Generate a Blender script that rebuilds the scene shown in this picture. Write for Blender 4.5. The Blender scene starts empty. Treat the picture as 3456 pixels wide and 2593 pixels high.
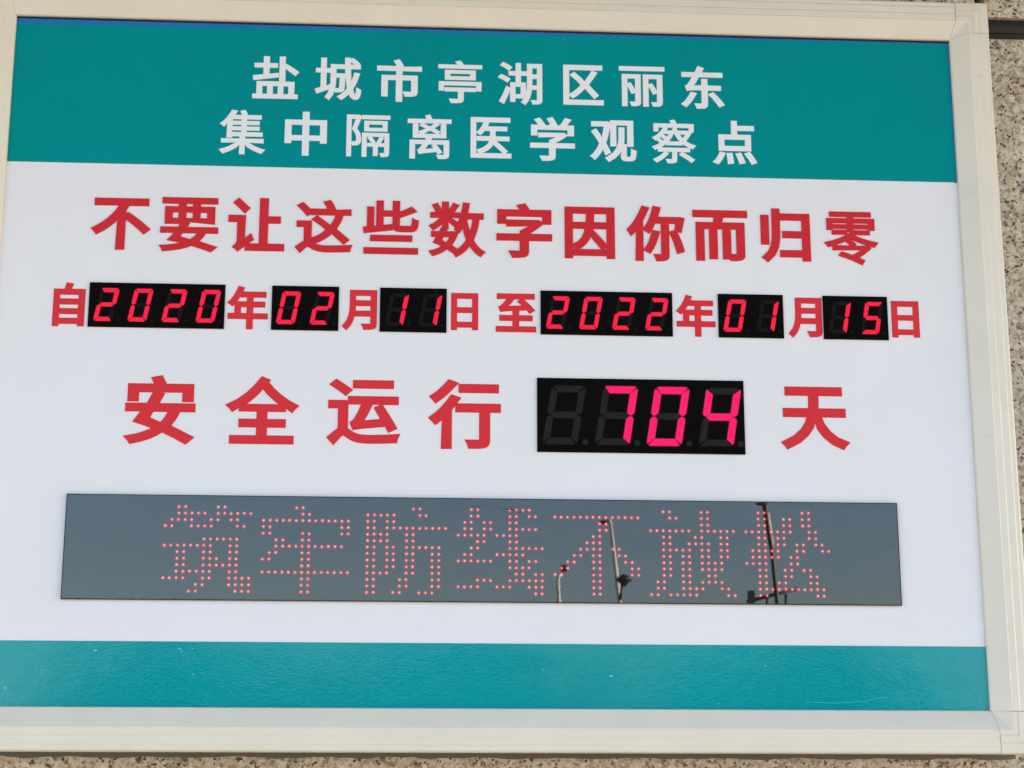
import bpy, bmesh, math, random
from mathutils import Vector, Matrix
from mathutils.geometry import delaunay_2d_cdt
from math import radians, sin, cos, pi

scene = bpy.context.scene
COL = scene.collection

# ------------------------------------------------------------ camera, sky, sun, exposure
# The sign is measured in millimetres: bx to the right, bz up, depth out of its face; W() gives metres.
X0, Z0 = 236.0, -1877.0
def W(bx, bz, out=0.0):
    return Vector(((bx - X0) / 1000.0, -out / 1000.0, (bz - Z0) / 1000.0))

cam_d = bpy.data.cameras.new('camera')
cam = bpy.data.objects.new('camera', cam_d)
COL.objects.link(cam)
scene.camera = cam
pitch, yaw, roll = radians(13.703), radians(3.62), radians(0.017)
fwd = Vector((sin(yaw) * cos(pitch), cos(yaw) * cos(pitch), sin(pitch)))
rt = Vector((cos(yaw), -sin(yaw), 0))
up = rt.cross(fwd)
rt2 = cos(roll) * rt + sin(roll) * up
up2 = -sin(roll) * rt + cos(roll) * up
M = Matrix((rt2, up2, -fwd)).transposed().to_4x4()
M.translation = W(169.63, -226.99, 1322.54)
cam.matrix_world = M
cam_d.sensor_width = 36.0
cam_d.lens = 6121.08 / 3456 * 36
cam_d.clip_start = 0.01
cam_d.clip_end = 3000
cam_d.dof.use_dof = True
cam_d.dof.focus_distance = 1.36
cam_d.dof.aperture_fstop = 45

SUN_EL, SUN_AZ = radians(13), radians(77)      # azimuth measured from +Y (behind the wall) towards +X
world = bpy.data.worlds.new('World')
scene.world = world
world.use_nodes = True
wn = world.node_tree
wn.nodes.clear()
sky = wn.nodes.new('ShaderNodeTexSky')
sky.sky_type = 'NISHITA'
sky.sun_disc = False
sky.sun_elevation = SUN_EL
sky.sun_rotation = SUN_AZ
sky.air_density = 1.0
sky.dust_density = 1.2
sky.ozone_density = 1.7
bgn = wn.nodes.new('ShaderNodeBackground')
bgn.inputs['Strength'].default_value = 0.07
won = wn.nodes.new('ShaderNodeOutputWorld')
wn.links.new(sky.outputs[0], bgn.inputs[0])
wn.links.new(bgn.outputs[0], won.inputs[0])

sun_d = bpy.data.lights.new('sun', 'SUN')
sun_d.energy = 5.0
sun_d.angle = radians(0.5)
sun_d.color = (1.0, 0.80, 0.58)
sun = bpy.data.objects.new('sun', sun_d)
COL.objects.link(sun)
sdir = Vector((sin(SUN_AZ) * cos(SUN_EL), cos(SUN_AZ) * cos(SUN_EL), sin(SUN_EL)))
sun.rotation_euler = (-sdir).to_track_quat('-Z', 'Y').to_euler()

scene.view_settings.view_transform = 'Standard'
scene.view_settings.look = 'None'
scene.view_settings.gamma = 1.0
scene.view_settings.use_curve_mapping = False
EXPO = 3.15
scene.view_settings.exposure = EXPO
GAIN = 2.0 ** -EXPO     # lamp strengths are given as they show in the picture

# ------------------------------------------------------------ helpers
def srgb(r, g, b):
    f = lambda v: (v / 255 / 12.92) if v / 255 <= 0.04045 else ((v / 255 + 0.055) / 1.055) ** 2.4
    return (f(r), f(g), f(b), 1)

def new_mat(name):
    m = bpy.data.materials.new(name)
    m.use_nodes = True
    nt = m.node_tree
    b = nt.nodes['Principled BSDF']
    return m, nt, b

def noise(nt, scale, detail=4, rough=0.55, coord=None, stretch=None, dist=0.0):
    n = nt.nodes.new('ShaderNodeTexNoise')
    n.inputs['Scale'].default_value = scale
    n.inputs['Detail'].default_value = detail
    n.inputs['Roughness'].default_value = rough
    n.inputs['Distortion'].default_value = dist
    tc = nt.nodes.new('ShaderNodeTexCoord')
    src = tc.outputs['Object'] if coord is None else coord
    if stretch:
        mp = nt.nodes.new('ShaderNodeMapping')
        mp.inputs['Scale'].default_value = stretch
        nt.links.new(src, mp.inputs[0])
        src = mp.outputs[0]
    nt.links.new(src, n.inputs['Vector'])
    return n

def ramp(nt, src, stops, interp='LINEAR'):
    r = nt.nodes.new('ShaderNodeValToRGB')
    r.color_ramp.interpolation = interp
    e = r.color_ramp.elements
    e[0].position, e[0].color = stops[0][0], stops[0][1]
    e[1].position, e[1].color = stops[-1][0], stops[-1][1]
    for p, c in stops[1:-1]:
        k = e.new(p)
        k.color = c
    nt.links.new(src, r.inputs[0])
    return r

def mixc(nt, a, b, fac, mode='MIX'):
    m = nt.nodes.new('ShaderNodeMix')
    m.data_type = 'RGBA'
    m.blend_type = mode
    for i, v in ((6, a), (7, b), (0, fac)):
        if hasattr(v, 'default_value') or hasattr(v, 'is_linked'):
            nt.links.new(v, m.inputs[i])
        else:
            m.inputs[i].default_value = v
    return m.outputs[2]

def bump(nt, b, height, strength, dist):
    n = nt.nodes.new('ShaderNodeBump')
    n.inputs['Strength'].default_value = strength
    n.inputs['Distance'].default_value = dist
    nt.links.new(height, n.inputs['Height'])
    nt.links.new(n.outputs[0], b.inputs['Normal'])
    return n

def scal(c, k):
    return (c[0] * k, c[1] * k, c[2] * k, 1)

# ------------------------------------------------------------ materials
def vinyl(name, col, rough=0.35, spec=0.5, bumpy=0.0, dirt=0.05, bump_scale=260, stretch=(1, 1, 2.2)):
    m, nt, b = new_mat(name)
    n = noise(nt, 9, 5, 0.6)
    r = ramp(nt, n.outputs[0], [(0.3, scal(col, 1 - dirt)), (0.7, scal(col, 1 + dirt * 0.4))])
    # specks of dust and tiny flecks
    sp = noise(nt, 420, 1, 0.5)
    spr = ramp(nt, sp.outputs[0], [(0.80, (0, 0, 0, 1)), (0.83, (.7, .7, .7, 1))])
    c = mixc(nt, r.outputs[0], (0.30, 0.29, 0.27, 1), spr.outputs[0])
    nt.links.new(c, b.inputs['Base Color'])
    rr = ramp(nt, noise(nt, 25, 4, 0.6).outputs[0], [(0.3, (rough * 0.85,) * 3 + (1,)), (0.7, (min(1, rough * 1.2),) * 3 + (1,))])
    nt.links.new(rr.outputs[0], b.inputs['Roughness'])
    b.inputs['Specular IOR Level'].default_value = spec
    if bumpy:
        n1 = noise(nt, bump_scale, 3, 0.55, stretch=stretch, dist=0.6)
        n2 = noise(nt, 30, 2, 0.5)
        a = nt.nodes.new('ShaderNodeMath'); a.operation = 'MULTIPLY_ADD'
        a.inputs[1].default_value = 3.0
        nt.links.new(n2.outputs[0], a.inputs[0]); nt.links.new(n1.outputs[0], a.inputs[2])
        bump(nt, b, a.outputs[0], bumpy, 0.000045 if bump_scale > 200 else 0.0004)
    return m

M_WHITE = vinyl('white_print', (0.72, 0.70, 0.735, 1), 0.38, 0.4, 0.08, 0.03, 60, (1, 1, 1))
M_HEAD = vinyl('dark_teal_print', (0.000, 0.240, 0.262, 1), 0.5, 0.04, 0.05, 0.08, 60, (1, 1, 1))
M_FOOT = vinyl('teal_vinyl', (0.000, 0.270, 0.305, 1), 0.02, 0.38, 1.0, 0.05, 300, (1, 1, 2.0))
M_BLUE = vinyl('blue_backing', (0.000, 0.14, 0.42, 1), 0.3, 0.4)
M_FLECK = vinyl('blister_glint_scratch', (0.06, 0.52, 0.56, 1), 0.2, 0.6)
M_CHARW = vinyl('white_letter_print', (0.745, 0.735, 0.775, 1), 0.4, 0.5, 0, 0.03)
M_CHARR = vinyl('red_letter_vinyl', (0.56, 0.012, 0.017, 1), 0.35, 0.2, 0.05, 0.05, 80, (1, 1, 1))
M_CHARR2 = vinyl('bright_red_print', (0.63, 0.021, 0.029, 1), 0.4, 0.2, 0, 0.05)

def paint(name, col, rough=0.34):
    m, nt, b = new_mat(name)
    n = noise(nt, 14, 5, 0.65)
    r = ramp(nt, n.outputs[0], [(0.25, scal(col, 0.93)), (0.75, scal(col, 1.02))])
    sm = noise(nt, 60, 6, 0.7, stretch=(1, 1, 5))
    smr = ramp(nt, sm.outputs[0], [(0.60, (0, 0, 0, 1)), (0.80, (0.35, 0.35, 0.35, 1))])
    c = mixc(nt, r.outputs[0], (0.34, 0.32, 0.28, 1), smr.outputs[0])
    sp = noise(nt, 500, 1, 0.5)
    spr = ramp(nt, sp.outputs[0], [(0.80, (0, 0, 0, 1)), (0.83, (0.8, 0.8, 0.8, 1))])
    c = mixc(nt, c, (0.12, 0.11, 0.10, 1), spr.outputs[0])
    nt.links.new(c, b.inputs['Base Color'])
    b.inputs['Roughness'].default_value = rough
    bump(nt, b, noise(nt, 300, 2, 0.5).outputs[0], 0.12, 0.0002)
    return m

M_FRAME = paint('off_white_aluminium', (0.69, 0.625, 0.54, 1))
M_CAP = paint('off_white_plastic', (0.68, 0.615, 0.53, 1), 0.36)
M_BOX = paint('grey_metal_box', (0.17, 0.16, 0.135, 1), 0.6)
M_SHADOW = paint('painted_shadow', (0.13, 0.12, 0.10, 1), 0.7)
M_SEAM = paint('dark_seam', (0.10, 0.09, 0.075, 1), 0.8)

def plain(name, col, rough=0.5, spec=0.5):
    m, nt, b = new_mat(name)
    n = noise(nt, 40, 4, 0.6)
    r = ramp(nt, n.outputs[0], [(0.3, scal(col, 0.85)), (0.7, scal(col, 1.1))])
    nt.links.new(r.outputs[0], b.inputs['Base Color'])
    b.inputs['Roughness'].default_value = rough
    b.inputs['Specular IOR Level'].default_value = spec
    return m

def emit(name, col, strength, var=0.0, base=(0.02, 0.01, 0.01, 1), scale=900):
    m, nt, b = new_mat(name)
    b.inputs['Base Color'].default_value = base
    b.inputs['Specular IOR Level'].default_value = 0.03
    b.inputs['Roughness'].default_value = 0.5
    b.inputs['Emission Strength'].default_value = strength * GAIN
    if var:
        n = noise(nt, scale, 2, 0.5)
        r = ramp(nt, n.outputs[0], [(0.3, scal(col, 1 - var)), (0.7, scal(col, 1 + var * 0.5))])
        nt.links.new(r.outputs[0], b.inputs['Emission Color'])
    else:
        b.inputs['Emission Color'].default_value = col
    return m

M_DIGIT = plain('black_filter', (0.003, 0.002, 0.002, 1), 0.4, 0.03)
M_SIDE = plain('black_plastic_and_shadow', (0.01, 0.01, 0.01, 1), 0.5, 0.3)
M_SEG_OFF = plain('unlit_segment', (0.008, 0.0075, 0.007, 1), 0.6, 0.05)
M_SEG_OFF_B = plain('unlit_big_segment', (0.0135, 0.012, 0.011, 1), 0.6, 0.1)
M_SEG_SMALL = emit('lit_red_segment', (1.0, 0.010, 0.060, 1), 1.0, 0.15)
M_SEG_BIG = emit('lit_pink_red_segment', (1.0, 0.008, 0.155, 1), 1.0, 0.08, scale=300)
M_SEG_GLOW = emit('segment_rim', (0.42, 0.004, 0.015, 1), 1.0)
M_SEG_GLOW_B = emit('big_segment_rim', (0.40, 0.004, 0.030, 1), 1.0)
M_PLATE = plain('dark_circuit_plate', (0.012, 0.012, 0.012, 1), 0.6, 0.2)
M_LED_OFF = plain('unlit_led', (0.016, 0.016, 0.016, 1), 0.4, 0.1)

COVER_T = 0.55     # what the tinted cover lets through, straight on
M_LED_CORE = emit('led_core', (1.0, 0.22, 0.17, 1), 1.75 / COVER_T)
M_LED_RING = emit('led_ring', (0.44, 0.002, 0.008, 1), 0.95 / COVER_T)

def cover_mat():
    m = bpy.data.materials.new('tinted_acrylic')
    m.use_nodes = True
    nt = m.node_tree
    nt.nodes.clear()
    o = nt.nodes.new('ShaderNodeOutputMaterial')
    mx = nt.nodes.new('ShaderNodeMixShader')
    tr = nt.nodes.new('ShaderNodeBsdfTransparent')
    gl = nt.nodes.new('ShaderNodeBsdfGlossy')
    tr.inputs[0].default_value = (COVER_T, COVER_T, COVER_T, 1)
    gl.inputs['Roughness'].default_value = 0.003
    # scuffs and smears dull the mirror finish
    tc = nt.nodes.new('ShaderNodeTexCoord')
    sm = noise(nt, 26, 6, 0.7, coord=tc.outputs['Object'], stretch=(0.5, 1, 2.0), dist=0.8)
    smr = ramp(nt, sm.outputs[0], [(0.35, (.97, .94, 1, 1)), (0.75, (0.85, 0.87, 0.90, 1))])
    sp = noise(nt, 330, 1, 0.5, coord=tc.outputs['Object'], stretch=(1, 1, 0.6))
    spr = ramp(nt, sp.outputs[0], [(0.80, (1, 1, 1, 1)), (0.83, (0.4, 0.4, 0.4, 1))])
    nt.links.new(mixc(nt, smr.outputs[0], spr.outputs[0], 1.0, 'MULTIPLY'), gl.inputs[0])
    bp = nt.nodes.new('ShaderNodeBump')
    bp.inputs['Strength'].default_value = 0.02
    bp.inputs['Distance'].default_value = 0.00002
    nt.links.new(noise(nt, 14, 2, 0.5, coord=tc.outputs['Object']).outputs[0], bp.inputs['Height'])
    nt.links.new(bp.outputs[0], gl.inputs['Normal'])
    mx.inputs[0].default_value = 0.086
    nt.links.new(tr.outputs[0], mx.inputs[1])
    nt.links.new(gl.outputs[0], mx.inputs[2])
    nt.links.new(mx.outputs[0], o.inputs[0])
    return m
M_COVER = cover_mat()
M_SCRATCH = plain('black_scuff', (0.015, 0.017, 0.016, 1), 0.7, 0.2)

def granite():
    m, nt, b = new_mat('speckled_granite')
    tc = nt.nodes.new('ShaderNodeTexCoord')
    obj = tc.outputs['Object']
    nd = noise(nt, 420, 3, 0.6, coord=obj)
    add = nt.nodes.new('ShaderNodeVectorMath'); add.operation = 'MULTIPLY_ADD'
    add.inputs[1].default_value = (0.0026, 0.0026, 0.0026)
    nt.links.new(nd.outputs['Color'], add.inputs[0]); nt.links.new(obj, add.inputs[2])
    def vor(scale, src=add.outputs[0]):
        v = nt.nodes.new('ShaderNodeTexVoronoi')
        v.inputs['Scale'].default_value = scale
        nt.links.new(src, v.inputs['Vector'])
        s = nt.nodes.new('ShaderNodeSeparateColor')
        nt.links.new(v.outputs['Color'], s.inputs[0])
        return s.outputs[0], s.outputs[1]
    a, a2 = vor(300)
    base = ramp(nt, a, [(0.0, srgb(216, 206, 188)), (0.25, srgb(204, 192, 168)), (0.45, srgb(196, 188, 172)),
                        (0.62, srgb(208, 190, 164)), (0.76, srgb(188, 172, 148)), (0.88, srgb(168, 156, 138)), (1.0, srgb(178, 152, 120))], 'CONSTANT')
    d, d2 = vor(560)
    dk = ramp(nt, d, [(0.0, (1, 1, 1, 1)), (0.14, (0.55, 0.55, 0.55, 1)), (0.27, (0, 0, 0, 1))], 'CONSTANT')
    clump = ramp(nt, noise(nt, 110, 3, 0.6, coord=obj).outputs[0], [(0.40, (0.15, 0.15, 0.15, 1)), (0.52, (1, 1, 1, 1))])
    mul = nt.nodes.new('ShaderNodeMath'); mul.operation = 'MULTIPLY'
    nt.links.new(dk.outputs[0], mul.inputs[0]); nt.links.new(clump.outputs[0], mul.inputs[1])
    c = mixc(nt, base.outputs[0], srgb(84, 74, 62), mul.outputs[0])
    sof = ramp(nt, noise(nt, 230, 4, 0.65, coord=obj).outputs[0], [(0.36, (0.70, 0.66, 0.60, 1)), (0.52, (1, 1, 1, 1))])
    c = mixc(nt, c, sof.outputs[0], 0.8, 'MULTIPLY')
    # rusty trails running down the stone
    st = noise(nt, 55, 4, 0.6, coord=obj, stretch=(1.0, 1, 0.12))
    str_ = ramp(nt, st.outputs[0], [(0.60, (0, 0, 0, 1)), (0.74, (0.55, 0.55, 0.55, 1))])
    c = mixc(nt, c, srgb(160, 112, 62), str_.outputs[0])
    c = mixc(nt, c, (0.93, 0.92, 0.945, 1), 1.0, 'MULTIPLY')
    nt.links.new(c, b.inputs['Base Color'])
    b.inputs['Roughness'].default_value = 0.55
    b.inputs['Specular IOR Level'].default_value = 0.3
    bump(nt, b, d, 0.35, 0.0004)
    return m
M_GRANITE = granite()
M_JOINT = plain('dark_joint_filler', (0.040, 0.028, 0.024, 1), 0.6, 0.2)
M_BACK = plain('shadowed_cavity', (0.010, 0.010, 0.010, 1), 0.9, 0.1)
M_PAVE = plain('pale_pavement', (0.25, 0.235, 0.21, 1), 0.85)
M_POLE_P = plain('pale_galvanised_pole_and_sunlit_edge', (0.62, 0.57, 0.51, 1), 0.55)
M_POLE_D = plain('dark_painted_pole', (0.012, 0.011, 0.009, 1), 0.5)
M_LAMP = plain('dark_lamp_housing', (0.02, 0.02, 0.02, 1), 0.5)
M_LEAF = plain('far_foliage', (0.014, 0.017, 0.010, 1), 0.9)

# ------------------------------------------------------------ mesh helpers
def link(name, me, mats, parent=None, loc=None):
    o = bpy.data.objects.new(name, me)
    for m in (mats if isinstance(mats, (list, tuple)) else [mats]):
        me.materials.append(m)
    COL.objects.link(o)
    if loc is not None:
        o.location = loc
    if parent is not None:
        o.parent = parent
    return o

def mesh_obj(name, verts, faces, mats, parent=None, midx=None, smooth=False):
    me = bpy.data.meshes.new(name)
    me.from_pydata([tuple(v) for v in verts], [], faces)
    if midx:
        for p, k in zip(me.polygons, midx):
            p.material_index = k
    if smooth:
        for p in me.polygons:
            p.use_smooth = True
    me.update()
    return link(name, me, mats, parent)

def fix_normals(o):
    bm = bmesh.new(); bm.from_mesh(o.data)
    bmesh.ops.recalc_face_normals(bm, faces=bm.faces)
    bm.to_mesh(o.data); bm.free()
    return o

def tag(o, label=None, cat=None, kind=None, group=None):
    if label: o['label'] = label
    if cat: o['category'] = cat
    if kind: o['kind'] = kind
    if group: o['group'] = group
    return o

def empty(name, loc):
    o = bpy.data.objects.new(name, None)
    o.empty_display_size = 0.05
    COL.objects.link(o)
    o.location = loc
    return o

def prism(verts, faces, poly, y0, y1, T=None):
    """poly: (bx,bz) list; y0 front depth out (mm), y1 back depth out (mm)."""
    n = len(poly); k = len(verts)
    for y in (y0, y1):
        for x, z in poly:
            verts.append(W(x, z, y))
    faces.append(tuple(range(k, k + n)))
    faces.append(tuple(range(k + 2 * n - 1, k + n - 1, -1)))
    for i in range(n):
        j = (i + 1) % n
        faces.append((k + i, k + n + i, k + n + j, k + j))

def local(o, root):
    o.parent = root
    o.matrix_parent_inverse = Matrix.Translation(-root.location)
    return o
GLYPHS = {
 '盐': '135,291 135,15 52,15 52,-51 944,-51 944,15 870,15 870,291;206,15 206,223 356,223 356,15;424,15 424,223 576,223 576,15;643,15 643,223 796,223 796,15;600,839 600,329 677,329 677,622 803,539 906,459 953,522 839,603 707,686 677,651 677,839;268,840 268,690 78,690 78,623 268,623 268,443 53,416 63,345 536,413 534,480 343,453 343,623 514,623 514,690 343,690 343,840',
 '城': '41,129 65,55 340,164 326,232 229,196 229,526 325,526 325,596 229,596 229,828 159,828 159,596 53,596 53,526 159,526 159,170;866,506 848,438 827,374 803,312 775,255 754,421 742,617 953,617 953,687 880,687 930,722 877,778 809,834 759,801 823,744 874,687 740,687 739,841 667,841 670,687 366,687 366,375 363,272 348,164 315,59 256,-36 285,-58 311,-83 377,21 414,140 432,261 436,375 436,419 562,419 557,227 546,158 535,150 520,148 442,151 454,121 460,88 550,88 580,96 602,115 613,146 620,207 624,306 627,453 628,482 436,482 436,617 672,617 679,490 689,371 703,262 721,165 678,110 631,60 578,16 521,-24 575,-76 622,-42 665,-4 706,37 743,81 768,17 798,-30 833,-60 872,-70 913,-60 941,-28 959,33 970,128 941,144 914,166 910,92 904,41 894,11 881,2 857,12 834,42 814,89 795,153 838,228 876,310 908,398 935,493',
 '市': '413,825 450,759 480,693 51,693 51,620 458,620 458,484 148,484 148,36 223,36 223,411 458,411 458,-78 535,-78 535,411 785,411 785,132 784,123 780,117 773,114 762,112 616,114 632,77 642,40 750,42 819,53 840,64 853,80 860,102 862,131 862,484 535,484 535,620 951,620 951,693 550,693 565,698 531,770 486,848',
 '亭': '72,376 72,195 141,195 141,315 859,315 859,195 930,195 930,376;272,578 729,578 729,494 272,494;198,632 198,440 807,440 807,632;426,826 475,754 60,754 60,691 942,691 942,754 563,754 533,800 498,846;196,243 196,180 477,180 477,10 476,1 472,-5 465,-9 453,-10 295,-8 311,-42 322,-77 437,-76 510,-67 533,-57 547,-42 555,-21 557,7 557,180 809,180 809,243',
 '湖': '82,777 170,724 239,668 284,728 212,781 124,829;39,506 130,459 204,407 246,467 172,516 80,560;59,-28 126,-69 194,87 257,252 197,291 128,118;291,381 291,-24 357,-24 357,55 581,55 581,381 475,381 475,562 609,562 609,631 475,631 475,814 406,814 406,631 256,631 256,562 406,562 406,381;650,802 650,396 647,285 631,169 594,58 528,-42 558,-60 584,-82 637,-8 674,75 698,164 711,254 861,254 861,12 856,-2 842,-7 739,-6 753,-38 762,-71 844,-69 894,-58 910,-47 921,-33 927,-14 929,11 929,802;717,734 861,734 861,564 717,564;717,497 861,497 861,322 716,322 717,396;357,314 514,314 514,121 357,121',
 '区': '927,786 97,786 97,-50 952,-50 952,22 171,22 171,713 927,713;259,585 381,482 505,369 439,306 370,248 299,196 226,149 286,92 356,141 425,196 492,255 558,319 679,198 772,92 833,147 734,253 609,374 712,501 802,637 731,665 693,602 650,540 604,480 555,422 432,530 313,629',
 '丽': '200,399 254,294 296,196 357,223 314,318 258,421;638,388 694,286 738,191 797,218 753,311 695,411;53,780 53,707 947,707 947,780;108,604 108,-79 178,-79 178,535 379,535 379,13 376,0 363,-3 272,-2 286,-38 295,-74 371,-72 420,-61 436,-50 446,-34 451,-14 453,13 453,604;541,604 541,-79 612,-79 612,535 826,535 826,11 822,-2 809,-6 713,-5 727,-40 735,-75 815,-73 867,-63 883,-52 893,-36 898,-16 900,11 900,604',
 '东': '257,261 221,190 177,123 126,62 71,10 135,-38 189,19 242,87 291,162 332,241;666,231 725,168 783,99 835,32 873,-26 940,11 900,69 848,134 788,201 728,262;77,707 77,636 320,636 264,540 225,482 185,428 150,403 177,326 213,336 286,340 507,340 507,24 504,10 488,6 360,6 377,-32 389,-72 480,-69 542,-57 561,-45 574,-29 581,-6 583,23 583,340 874,340 874,413 583,413 583,560 507,560 507,413 269,413 341,518 411,636 917,636 917,707 449,707 500,813 420,846 390,776 357,707',
 '集': '460,292 460,225 54,225 54,162 393,162 313,110 222,63 125,24 29,-6 56,-36 79,-69 178,-33 279,15 375,72 460,135 460,-79 535,-79 535,138 620,76 717,20 819,-26 920,-61 942,-29 968,1 872,29 776,66 685,112 605,162 947,162 947,225 535,225 535,292;490,552 490,486 247,486 247,552;467,824 512,734 286,734 343,827 265,842 225,772 172,698 107,625 30,558 59,536 85,510 172,591 172,271 247,271 247,303 919,303 919,363 562,363 562,432 849,432 849,486 562,486 562,552 846,552 846,606 562,606 562,672 887,672 887,734 591,734 566,788 534,843;490,606 247,606 247,672 490,672;490,432 490,363 247,363 247,432',
 '中': '458,840 458,661 96,661 96,186 171,186 171,248 458,248 458,-79 537,-79 537,248 825,248 825,191 902,191 902,661 537,661 537,840;171,322 171,588 458,588 458,322;825,322 537,322 537,588 825,588',
 '隔': '508,619 828,619 828,525 508,525;443,674 443,470 896,470 896,674;392,795 392,730 952,730 952,795;78,800 78,-77 144,-77 144,732 271,732 234,620 191,505 235,447 263,394 277,346 281,302 276,260 260,232 246,226 229,223 171,224 184,191 190,158 257,159 285,166 309,178 327,197 339,224 346,257 348,295 344,344 330,397 303,453 259,514 358,773 309,803 298,800;766,339 731,266 689,194 507,194 507,141 634,141 634,-58 698,-58 698,141 831,141 831,194 746,194 820,316;522,321 566,255 599,194 649,218 616,278 571,341;400,414 400,-80 465,-80 465,355 869,355 869,-4 866,-15 855,-17 777,-17 789,-48 796,-80 863,-78 907,-68 921,-58 930,-45 935,-27 936,-5 936,414',
 '离': '432,827 467,748 64,748 64,682 938,682 938,748 545,748 498,847;295,23 372,39 659,71 691,19 743,55 689,135 622,221 572,190 621,126 375,102 424,164 470,232 821,232 821,0 817,-14 801,-18 674,-17 689,-47 699,-77 793,-76 854,-67 873,-58 886,-44 893,-26 895,-1 895,297 510,297 548,367 832,367 832,648 757,648 757,428 244,428 244,648 172,648 172,367 463,367 426,297 108,297 108,-79 181,-79 181,232 388,232 332,151 300,114 270,96;632,667 576,626 512,586 350,662 318,625 459,557 374,517 291,483 330,439 420,481 512,530 666,445 700,488 563,561 625,601 680,642',
 '医': '931,786 94,786 94,-41 954,-41 954,30 169,30 169,714 931,714;379,693 351,633 315,576 273,525 225,483 288,443 329,483 369,531 526,531 526,405 526,388 225,388 225,321 516,321 490,262 438,204 354,150 229,102 255,75 275,45 388,90 472,141 531,195 569,253 706,144 814,41 865,92 741,203 591,315 593,321 910,321 910,388 601,388 601,405 601,531 864,531 864,596 412,596 450,675',
 '学': '460,347 460,275 60,275 60,204 460,204 460,14 459,5 455,-1 447,-5 435,-7 269,-6 288,-42 302,-78 415,-76 487,-65 510,-55 525,-40 534,-17 536,13 536,204 945,204 945,275 536,275 536,315 604,347 670,385 731,426 784,469 735,506 719,502 228,502 228,436 635,436 550,387;424,824 468,748 500,674 280,674 318,693 277,760 221,830 159,802 207,738 246,674 80,674 80,475 152,475 152,606 853,606 853,475 928,475 928,674 763,674 813,739 861,808 785,834 739,753 683,674 520,674 572,694 539,770 490,849',
 '观': '462,791 462,259 533,259 533,724 828,724 828,259 902,259 902,791;639,640 639,448 630,327 592,202 506,82 356,-25 381,-50 402,-79 513,-8 594,74 650,161 685,252 685,24 690,-18 707,-44 735,-57 777,-61 862,-61 914,-52 944,-21 959,39 967,137 936,148 906,166 902,79 895,27 883,2 863,-4 789,-4 772,-2 761,3 756,14 754,31 754,274 691,274 706,363 710,447 710,640;57,559 143,435 224,304 183,216 137,139 87,72 34,18 65,-9 90,-39 140,14 187,76 230,145 270,221 311,138 341,64 405,108 364,201 307,307 341,406 369,513 392,628 409,751 361,766 348,763 52,763 52,691 329,691 299,534 257,389 187,497 114,597',
 '察': '291,148 245,103 188,61 124,24 59,-7 111,-63 178,-26 246,19 307,70 359,124;637,105 773,24 885,-54 937,-3 821,74 687,150;137,408 176,377 213,343 128,296 40,262 62,236 79,208 147,235 213,270 276,310 335,358 335,313 678,313 678,364 731,324 789,290 852,261 921,238 941,270 966,299 905,316 848,339 795,366 746,397 785,439 822,486 857,535 886,584 842,612 829,608 572,608 547,670 487,654 520,574 560,500 608,435 664,377 355,377 398,424 436,475 468,530 495,591 453,611 441,608 428,607 309,607 342,660 275,671 239,616 188,559 123,506 44,458 67,437 87,412 140,445 188,480 231,517 269,556 411,556 383,508 350,464 274,516 234,482 313,424 260,377 184,437;605,548 788,548 746,489 699,436 648,489;161,237 161,172 474,172 474,5 470,-7 456,-10 337,-10 351,-42 360,-74 450,-73 509,-64 528,-54 539,-40 545,-22 547,4 547,172 841,172 841,237;437,827 473,756 69,756 69,604 140,604 140,693 856,693 856,604 931,604 931,756 557,756 536,801 510,844',
 '点': '237,465 760,465 760,286 237,286;340,128 355,23 361,-71 437,-61 429,30 411,134;547,127 589,24 617,-69 690,-50 660,42 615,142;751,135 826,28 880,-72 951,-42 894,56 818,161;177,155 150,99 118,44 81,-6 42,-46 110,-79 150,-34 188,19 221,77 248,136;166,536 166,216 835,216 835,536 530,536 530,663 910,663 910,734 530,734 530,840 455,840 455,536',
 '不': '559,478 652,412 747,339 833,267 899,203 960,261 891,324 804,394 708,463 615,526;69,770 69,693 514,693 427,566 316,447 187,341 44,255 95,189 196,249 291,319 379,397 459,481 459,-78 540,-78 540,584 610,693 931,693 931,770',
 '要': '672,232 645,191 612,154 575,122 532,93 310,141 378,232;119,645 119,386 386,386 336,298 54,298 54,232 291,232 238,162 186,101 433,49 355,26 266,9 168,-4 59,-13 77,-44 90,-78 224,-63 344,-43 449,-15 541,22 717,-29 860,-80 924,-22 787,24 623,71 663,105 699,142 729,185 755,232 947,232 947,298 422,298 466,375 420,386 888,386 888,645 647,645 647,730 930,730 930,797 69,797 69,730 342,730 342,645;413,730 576,730 576,645 413,645;190,583 342,583 342,447 190,447;413,583 576,583 576,447 413,447;647,583 814,583 814,447 647,447',
 '让': '136,775 218,694 287,619 336,675 182,823;588,832 588,25 347,25 347,-49 958,-49 958,25 665,25 665,438 885,438 885,510 665,510 665,832;46,525 46,453 203,453 203,105 196,67 179,34 159,8 140,-10 166,-32 189,-57 238,-10 417,129 404,158 394,191 274,103 274,525',
 '这': '61,757 141,677 203,598 265,642 201,719 119,796;251,463 49,463 49,393 179,393 179,102 145,86 109,63 73,34 36,1 89,-72 125,-31 160,4 192,28 220,37 260,21 315,-13 370,-36 433,-50 505,-58 588,-60 772,-56 939,-49 948,-6 962,35 780,21 590,16 513,17 443,23 382,36 330,57 251,103;326,512 449,424 576,328 516,275 449,228 374,189 290,155 315,122 335,89 421,128 499,173 570,224 633,283 755,181 850,92 908,148 807,237 680,338 722,398 759,464 791,535 818,613 945,613 945,684 620,684 670,702 638,772 595,846 523,823 563,752 592,684 295,684 295,613 739,613 716,548 689,488 657,433 622,382 378,557',
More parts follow.
